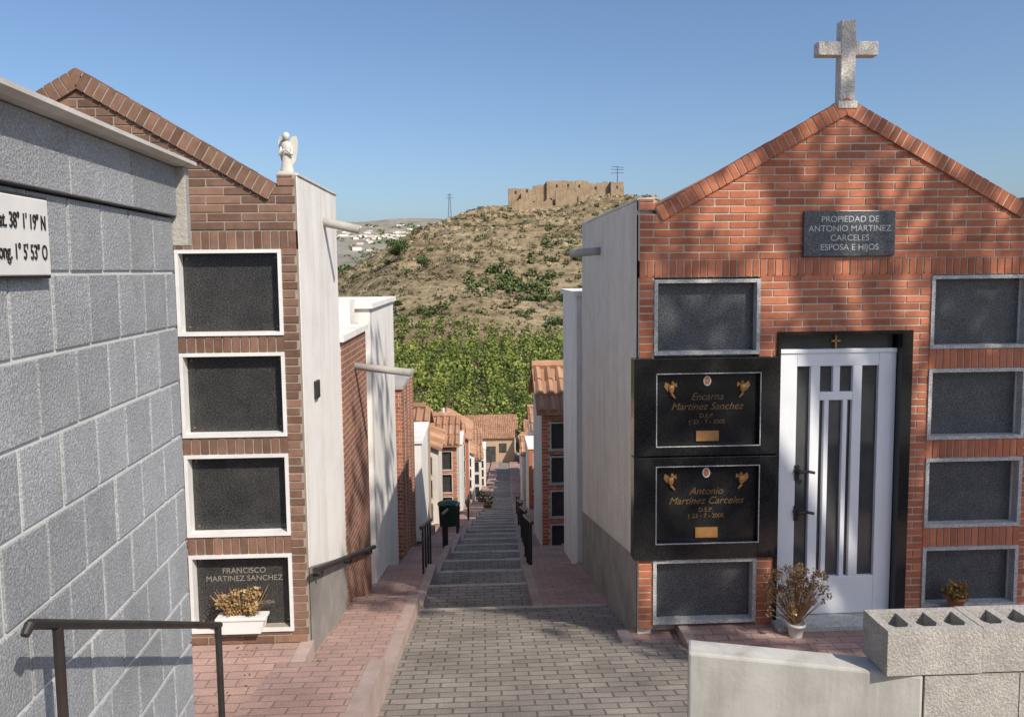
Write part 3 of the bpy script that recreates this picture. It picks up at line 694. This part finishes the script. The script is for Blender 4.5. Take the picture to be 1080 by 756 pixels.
def house(x,y,w,dp,h,mat,kind):
    z=zs(y)-0.2; E=empty("village_house",(x,y,z)); mb=MB(); mb.box(x,x+w,y,y+dp,z-3,z+h); mb.build("walls",M[mat],E)
    e=MB(); mx=x+w/2;my=y+dp/2; rz=z+h+min(w,dp)*0.2
    if kind: 
        for q in (y-0.3,y+dp+0.3): roof_slope(e,(x-.3,q,z+h),(0,my-q,rz-z-h),(w+.6,0,0))
        e.build("tiled_roof",M['tile'],E); g=MB(); g.prism([(x,y,z+h),(x,y+dp,z+h),(x,my,rz-.05)],(w,0,0)); g.build("gable",M[mat],E)
    else:
        for q in (x-0.3,x+w+0.3): roof_slope(e,(q,y-.3,z+h),(mx-q,0,rz-z-h),(0,dp+.6,0))
        e.build("tiled_roof",M['tile'],E); g=MB(); g.prism([(x,y,z+h),(x+w,y,z+h),(mx,y,rz-.05)],(0,dp,0)); g.build("gable",M[mat],E)
    g=MB(); n=int(w/2.2)
    for i in range(n):
        cxx=x+(i+0.5)*w/n
        if abs(cxx-mx)>0.9: g.box(cxx-0.4,cxx+0.4,y-0.02,y+0.1,z+h-1.6,z+h-0.6)
    g.box(mx-0.5,mx+0.5,y-0.03,y+0.1,z,z+2.1); g.build("windows_and_door",M['glass'],E)
for a in ((-13,78,7,6,3.0,'white_far',1),(-6.0,72,5.2,5,3.0,'white_far',0),(-1.6,79,5.0,5,3.0,'house_o',1),(4.6,76,6,6,3.0,'white_far',1),(-8,87,5,5,3.0,'house_o',1),(-2.0,90,6.0,5,3.1,'white_far',1),(5.6,89,6,5,3.0,'white_far',0),(11,79,6,6,3,'white_far',0),(-22,84,7,6,3.2,'house_o',1),(-14,68,6,5,3.2,'white_far',0),(15,90,7,6,3.2,'white_far',1)):
    house(*a)
mb=MB()
y=7.2
while y<86:
    for s in (-1,1):
        c=cx(y)+s*1.42 ; x0,x1=(c,c+22) if s>0 else (c-22,c)
        if s>0 and y<9.7: x0=4.7
        mb.box(x0,x1,y,y+2.0,zs(y)-2.2,zs(y+1.0)+0.02)
    y+=2.0
mb.build("terraced_ground",M['pink'])

def rail(pts,bars,bh,name="handrail"):
    mb=MB(); mb.path(pts,0.026,8)
    a,b=Vector(pts[0]),Vector(pts[-1])
    for i in range(bars):
        p=a.lerp(b,(i+0.5)/bars if bars>2 else (0.12,0.88)[i]); mb.tube(p,(p.x,p.y,p.z-bh),0.015,0.015,6)
    mb.build(name,M['blackmetal'])
mb=MB(); mb.path([(-1.25,5.52,-2.20),(-1.25,8.5,-3.13)],0.024,10)
for t in (0.08,0.5,0.92):
    p=Vector((-1.25,5.52,-2.20)).lerp(Vector((-1.25,8.5,-3.13)),t); mb.path([p,p+Vector((0,0,-0.06)),p+Vector((-0.10,0,-0.06))],0.012,8)
mb.build("handrail",M['blackmetal'])
for (y0,L,side) in ((9.4,1.8,-1),(12.6,2.0,-1),(16,2.2,-1),(20.5,2,-1),(9.9,1.9,1),(13.0,2.0,1),(17,2.2,1),(22,2,1)):
    x=(cx(y0)-0.72) if side<0 else (cx(y0)+0.72)
    rail([(x,y0,zs(y0)+0.9),(x,y0+L,zs(y0+L)+0.9)],4,0.85)
for (x,y) in ((-0.72,18.4),):
    z=zs(y)+0.1; B_=empty("litter_bin",(x,y,z)); mb=MB()
    mb.lathe((x-0.15,y,z),[(0.20,0),(0.24,0.75),(0.26,0.76),(0.26,0.80),(0.05,0.84)],14); mb.build("body",M['green_plastic'],B_,False)
    mb=MB(); mb.box(x-0.2,x-0.1,y-0.29,y-0.22,z+0.80,z+0.84); mb.tube((x-0.33,y+0.2,z+0.07),(x+0.03,y+0.2,z+0.07),0.07,0.07,12); mb.build("lid_and_wheels",M['blackmetal'],B_)
for (x,y) in ((-0.95,22.5),(0.2,30.2),(2.0,26.5),(-0.1,36),(2.3,38)):
    z=zs(y)+0.25; P_=empty("potted_plant",(x,y,z)); mb=MB(); pot(mb,(x,y,z-0.1),0.16,0.28); mb.build("pot",M['terracotta'],P_,True)
    leaves("foliage",[(x,y,z+0.35,0.25,0.28,160,0.08,0.5)],M['green'],P_)
leaves("weeds",[(-1.22,5.35,-2.86,0.05,0.05,50,0.03,0.6),(-1.16,7.6,-3.45,0.05,0.05,40,0.03,0.5),(1.22,6.6,-3.3,0.06,0.04,40,0.03,0.5)],M['green'])

# ------------------------------------------------------------------ vegetation
it=[]
y=98
while y<238:
    x=-112+random.uniform(-1,1)
    while x<90:
        if abs(x)<0.45*y+8:
            jx,jy=x+random.uniform(-.9,.9),y+random.uniform(-.7,.7); r=random.uniform(1.8,2.8)
            n=280 if y<140 else (170 if y<180 else 100)
            if random.random()>0.04: it.append((jx,jy,H(jx,jy)+1.8,r,random.uniform(1.4,2.3),n,0.46 if y<140 else 0.7,random.uniform(0.34,0.70)))
        x+=5.2
    y+=4.9
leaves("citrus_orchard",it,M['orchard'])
it=[]
for _ in range(9500):
    x=random.uniform(-170,130); y=random.uniform(234,440)
    if x<-0.4*y or x>0.3*y: continue
    if 392<y and 5<x<90: continue
    nz=noise.noise(Vector((x*0.04,y*0.04,3)))
    if nz<-0.15 and random.random()<0.6: continue
    r=random.uniform(0.35,1.2)*(1.3 if nz>0.2 else 1)
    it.append((x,y,H(x,y)+r*0.35,r,r*0.7,12,0.8*r,random.uniform(0.1,0.8)))
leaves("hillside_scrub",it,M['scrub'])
it=[]
def grove(n,xr,yr,rr):
    for _ in range(n):
        x=random.uniform(*xr);y=random.uniform(*yr);r=random.uniform(*rr); it.append((x,y,H(x,y)+r*0.6,r,r*0.75,60,0.5*r,random.uniform(.35,.7)))
grove(50,(-4,32),(262,292),(1.0,2.6)); grove(30,(-60,-26),(236,266),(1.0,2.2)); grove(24,(20,60),(300,330),(1,2.2)); grove(30,(-130,-40),(420,520),(2.5,5)); grove(36,(-40,60),(239,252),(1.0,2.2))
grove(150,(-75,75),(248,392),(0.6,1.7))
grove(60,(-220,-60),(520,700),(3,6))
leaves("green_shrubs",it,M['green'])
def tree(name,x,y,h,r,mat,n=900,s=0.5,cl=14,z=None,lo=0.45,cr=0.34):
    z=H(x,y) if z is None else z; T=empty(name,(x,y,z)); mb=MB()
    mb.tube((x,y,z-0.3),(x+0.1*r,y,z+h*0.5),0.03*h,0.02*h,9); its=[]
    for i in range(cl):
        a=random.uniform(0,6.28); q=random.uniform(0.15,0.95)*r; hz=z+h*random.uniform(lo,0.98)
        p=Vector((x+q*math.cos(a),y+q*math.sin(a),hz)); mb.tube((x+0.1*r,y,z+h*random.uniform(0.35,0.5)),p,0.010*h,0.003*h,6)
        its.append((p.x,p.y,p.z,r*cr,r*cr*0.8,n/cl,s,random.uniform(.35,.6)))
    mb.build("trunk",M['bark'],T); leaves("crown",its,M[mat],T)
tree("pine_tree",-34,316,8,4.6,'green',1600,0.7,18)
tree("olive_tree",-22,300,4,3,'green',800,0.5); tree("olive_tree",34,262,5,3.4,'green',900,0.5)
tree("eucalyptus_tree",9.3,-0.9,12.6,3.3,'green',2300,0.22,26,-1.6,0.62,0.22)

# ------------------------------------------------------------------ castle
CS=empty("castle_ruin",(45,405,31+CZ))
def ruin(mb,x0,x1,y,zb,zt,th,step=1.6,jag=1.2,seed=0,dy=0):
    n=int((x1-x0)/step*1.5)
    for i in range(n):
        a=x0+i*(x1-x0)/n; b=x0+(i+1)*(x1-x0)/n
        q=noise.noise(Vector((a*0.35,seed,0)))*jag*1.5+random.uniform(-.2,.2)*jag
        mb.box(a,b+0.001,y+dy*i/n+random.uniform(-.08,.08),y+dy*i/n+th,zb-5+CZ,zt+q+CZ,random.uniform(.35,.65))
mb=MB()
ruin(mb,15.5,29,404,32,39.2,4,1.5,0.9,1); ruin(mb,22,31,400,30,36,4,1.5,1.2,2); ruin(mb,29,36,408,33,41.5,5,1.4,1.2,3)
ruin(mb,36,58,406,33,43.2,9,2.0,0.8,4); ruin(mb,40,52,400,31,37.5,3,1.8,1.5,5)
ruin(mb,56,72,408,33,42.3,5,1.5,1.6,6); ruin(mb,70,77,405,31,42.2,6,1.7,0.7,7); ruin(mb,52,74,399,29,35,3,1.6,1.6,8); ruin(mb,17,38,396,28,32.5,2.5,1.7,1.5,9)
mb.build("ruined_walls",M['stone'],CS)
mb=MB()
for (x,z,yy) in ((19,36.5,403.8),(25,37.2,403.8),(41,40,405.8),(47,40.2,405.8),(53,39.8,405.8),(62,39.0,407.8),(73,39,404.8)): mb.box(x,x+0.8,yy,yy+0.3,z+CZ,z+1.4+CZ)
mb.build("openings",M['letter_k'],CS)
mb=MB(); mb.tube((74,408,42+CZ),(74,408,51+CZ),0.22,0.12,6)
for k,z in enumerate((50.5,49,47)): mb.tube((71-k*0.3,408,z+0.4+CZ),(77.4,408,z-0.2+k*0.4+CZ),0.14,0.14,5)
mb.build("mast",M['blackmetal'],CS)
mb=MB()
for _ in range(420):
    x=random.uniform(-60,110); y=random.uniform(300,398); 
    if random.random()<0.4: y=random.uniform(378,396)
    s=random.uniform(0.4,2.0); z=H(x,y)-0.25*s
    pts=[(x+s*random.uniform(.7,1.3)*math.cos(t),y+s*random.uniform(.6,1)*math.sin(t),z-0.3) for t in [i*6.283/7 for i in range(7)]]
    vs=pts+[(x+(p[0]-x)*random.uniform(.4,.8),y+(p[1]-y)*random.uniform(.4,.8),z+s*random.uniform(.4,.9)) for p in pts]
    mb.add(vs,[(i,(i+1)%7,(i+1)%7+7,i+7) for i in range(7)]+[tuple(range(7,14))])
mb.build("rock_outcrops",M['stone'])
mb=MB(); x,y=-18,470; z=H(x,y)-1; h=47-z
c=[(1,1),(1,-1),(-1,-1),(-1,1)]
for a,b in c: mb.tube((x+a*1.4,y+b*1.4,z),(x+a*0.25,y+b*0.25,z+h),0.13,0.10,5)
for k in range(9):
    t0=k/9;t1=(k+1)/9
    for i in range(4):
        a,b=c[i],c[(i+1)%4]; w0=1.4-1.15*t0;w1=1.4-1.15*t1
        mb.tube((x+a[0]*w0,y+a[1]*w0,z+h*t0),(x+b[0]*w1,y+b[1]*w1,z+h*t1),0.05,0.05,4)
for zz,w in ((z+h*0.96,1.8),(z+h*0.88,2.2)): mb.tube((x-w,y,zz),(x+w,y,zz),0.1,0.1,5)
mb.build("electricity_pylon",M['blackmetal'])
mb=MB(); rf=MB()
for _ in range(230):
    y=random.uniform(900,2600); x=random.uniform(-0.33,0.0)*y
    if random.random()<0.5: y=random.gauss(1900,160); x=random.uniform(-0.22,-0.02)*y
    w,d_,h=random.uniform(7,18),random.uniform(7,14),random.uniform(3,6); z=H(x,y)-1.5
    mb.box(x,x+w,y,y+d_,z,z+h+1.5)
    if random.random()<0.5: rf.prism([(x-.5,y-.5,z+h+1.5),(x+w+.5,y-.5,z+h+1.5),(x+w/2,y-.5,z+h+3.5)],(0,d_+1,0))
V_=empty("distant_village",(-200,1500,60)); mb.build("houses",M['white_far'],V_); rf.build("roofs",M['tile'],V_)
it=[]
for _ in range(420):
    y=random.uniform(700,2600); x=random.uniform(-0.36,0.02)*y; r=random.uniform(3,6)*(y/1200)**0.5; it.append((x,y,H(x,y)+r*0.3,r*1.5,r*0.5,16,r*0.9,random.uniform(.6,.95)))
leaves("distant_trees",it,M['green'])
it=[]
for _ in range(500):
    x=random.uniform(-190,-100); y=random.uniform(560,760); it.append((x,y,H(x,y)+1.5,3.0,2.0,24,1.6,random.uniform(.5,.8)))
leaves("far_grove",it,M['green'])

# ------------------------------------------------------------------ light, sky, camera
SUN_AZ=math.radians(38); SUN_EL=math.radians(42)
ds=Vector((math.sin(SUN_AZ)*math.cos(SUN_EL),-math.cos(SUN_AZ)*math.cos(SUN_EL),math.sin(SUN_EL)))
L=bpy.data.lights.new("sun",'SUN'); L.energy=5.0; L.angle=math.radians(0.5); L.color=(1,0.93,0.83)
so=bpy.data.objects.new("sun",L); so.rotation_euler=(-ds).to_track_quat('-Z','Y').to_euler(); so.location=(10,-15,20); C.objects.link(so)
w=bpy.data.worlds.new("World"); scn.world=w; w.use_nodes=True; nt=w.node_tree
sky=nt.nodes.new("ShaderNodeTexSky"); sky.sky_type='NISHITA'; sky.sun_disc=False; sky.sun_elevation=SUN_EL
sky.sun_rotation=math.atan2(ds.x,ds.y); sky.air_density=1.0; sky.dust_density=2.0; sky.ozone_density=5.0; sky.altitude=0
bg=nt.nodes["Background"]; bg.inputs[1].default_value=0.145; nt.links.new(sky.outputs[0],bg.inputs[0])
f=800;p=math.radians(4.72);th=math.radians(2.36);ro=math.radians(0.6)
F=Vector((math.sin(th)*math.cos(p),math.cos(th)*math.cos(p),-math.sin(p)))
R0=Vector((math.cos(th),-math.sin(th),0));U0=R0.cross(F)
R=R0*math.cos(ro)-U0*math.sin(ro);U=U0*math.cos(ro)+R0*math.sin(ro)
cam=bpy.data.cameras.new("camera"); cam.sensor_width=36; cam.lens=36*f/1080; cam.clip_end=20000; cam.clip_start=0.05
cam.shift_y=-27/1080
co=bpy.data.objects.new("camera",cam); C.objects.link(co)
co.matrix_world=Matrix(((R.x,U.x,-F.x,0),(R.y,U.y,-F.y,0),(R.z,U.z,-F.z,0),(0,0,0,1)))
scn.camera=co
scn.view_settings.view_transform='Standard'; scn.view_settings.look='None'; scn.view_settings.exposure=0
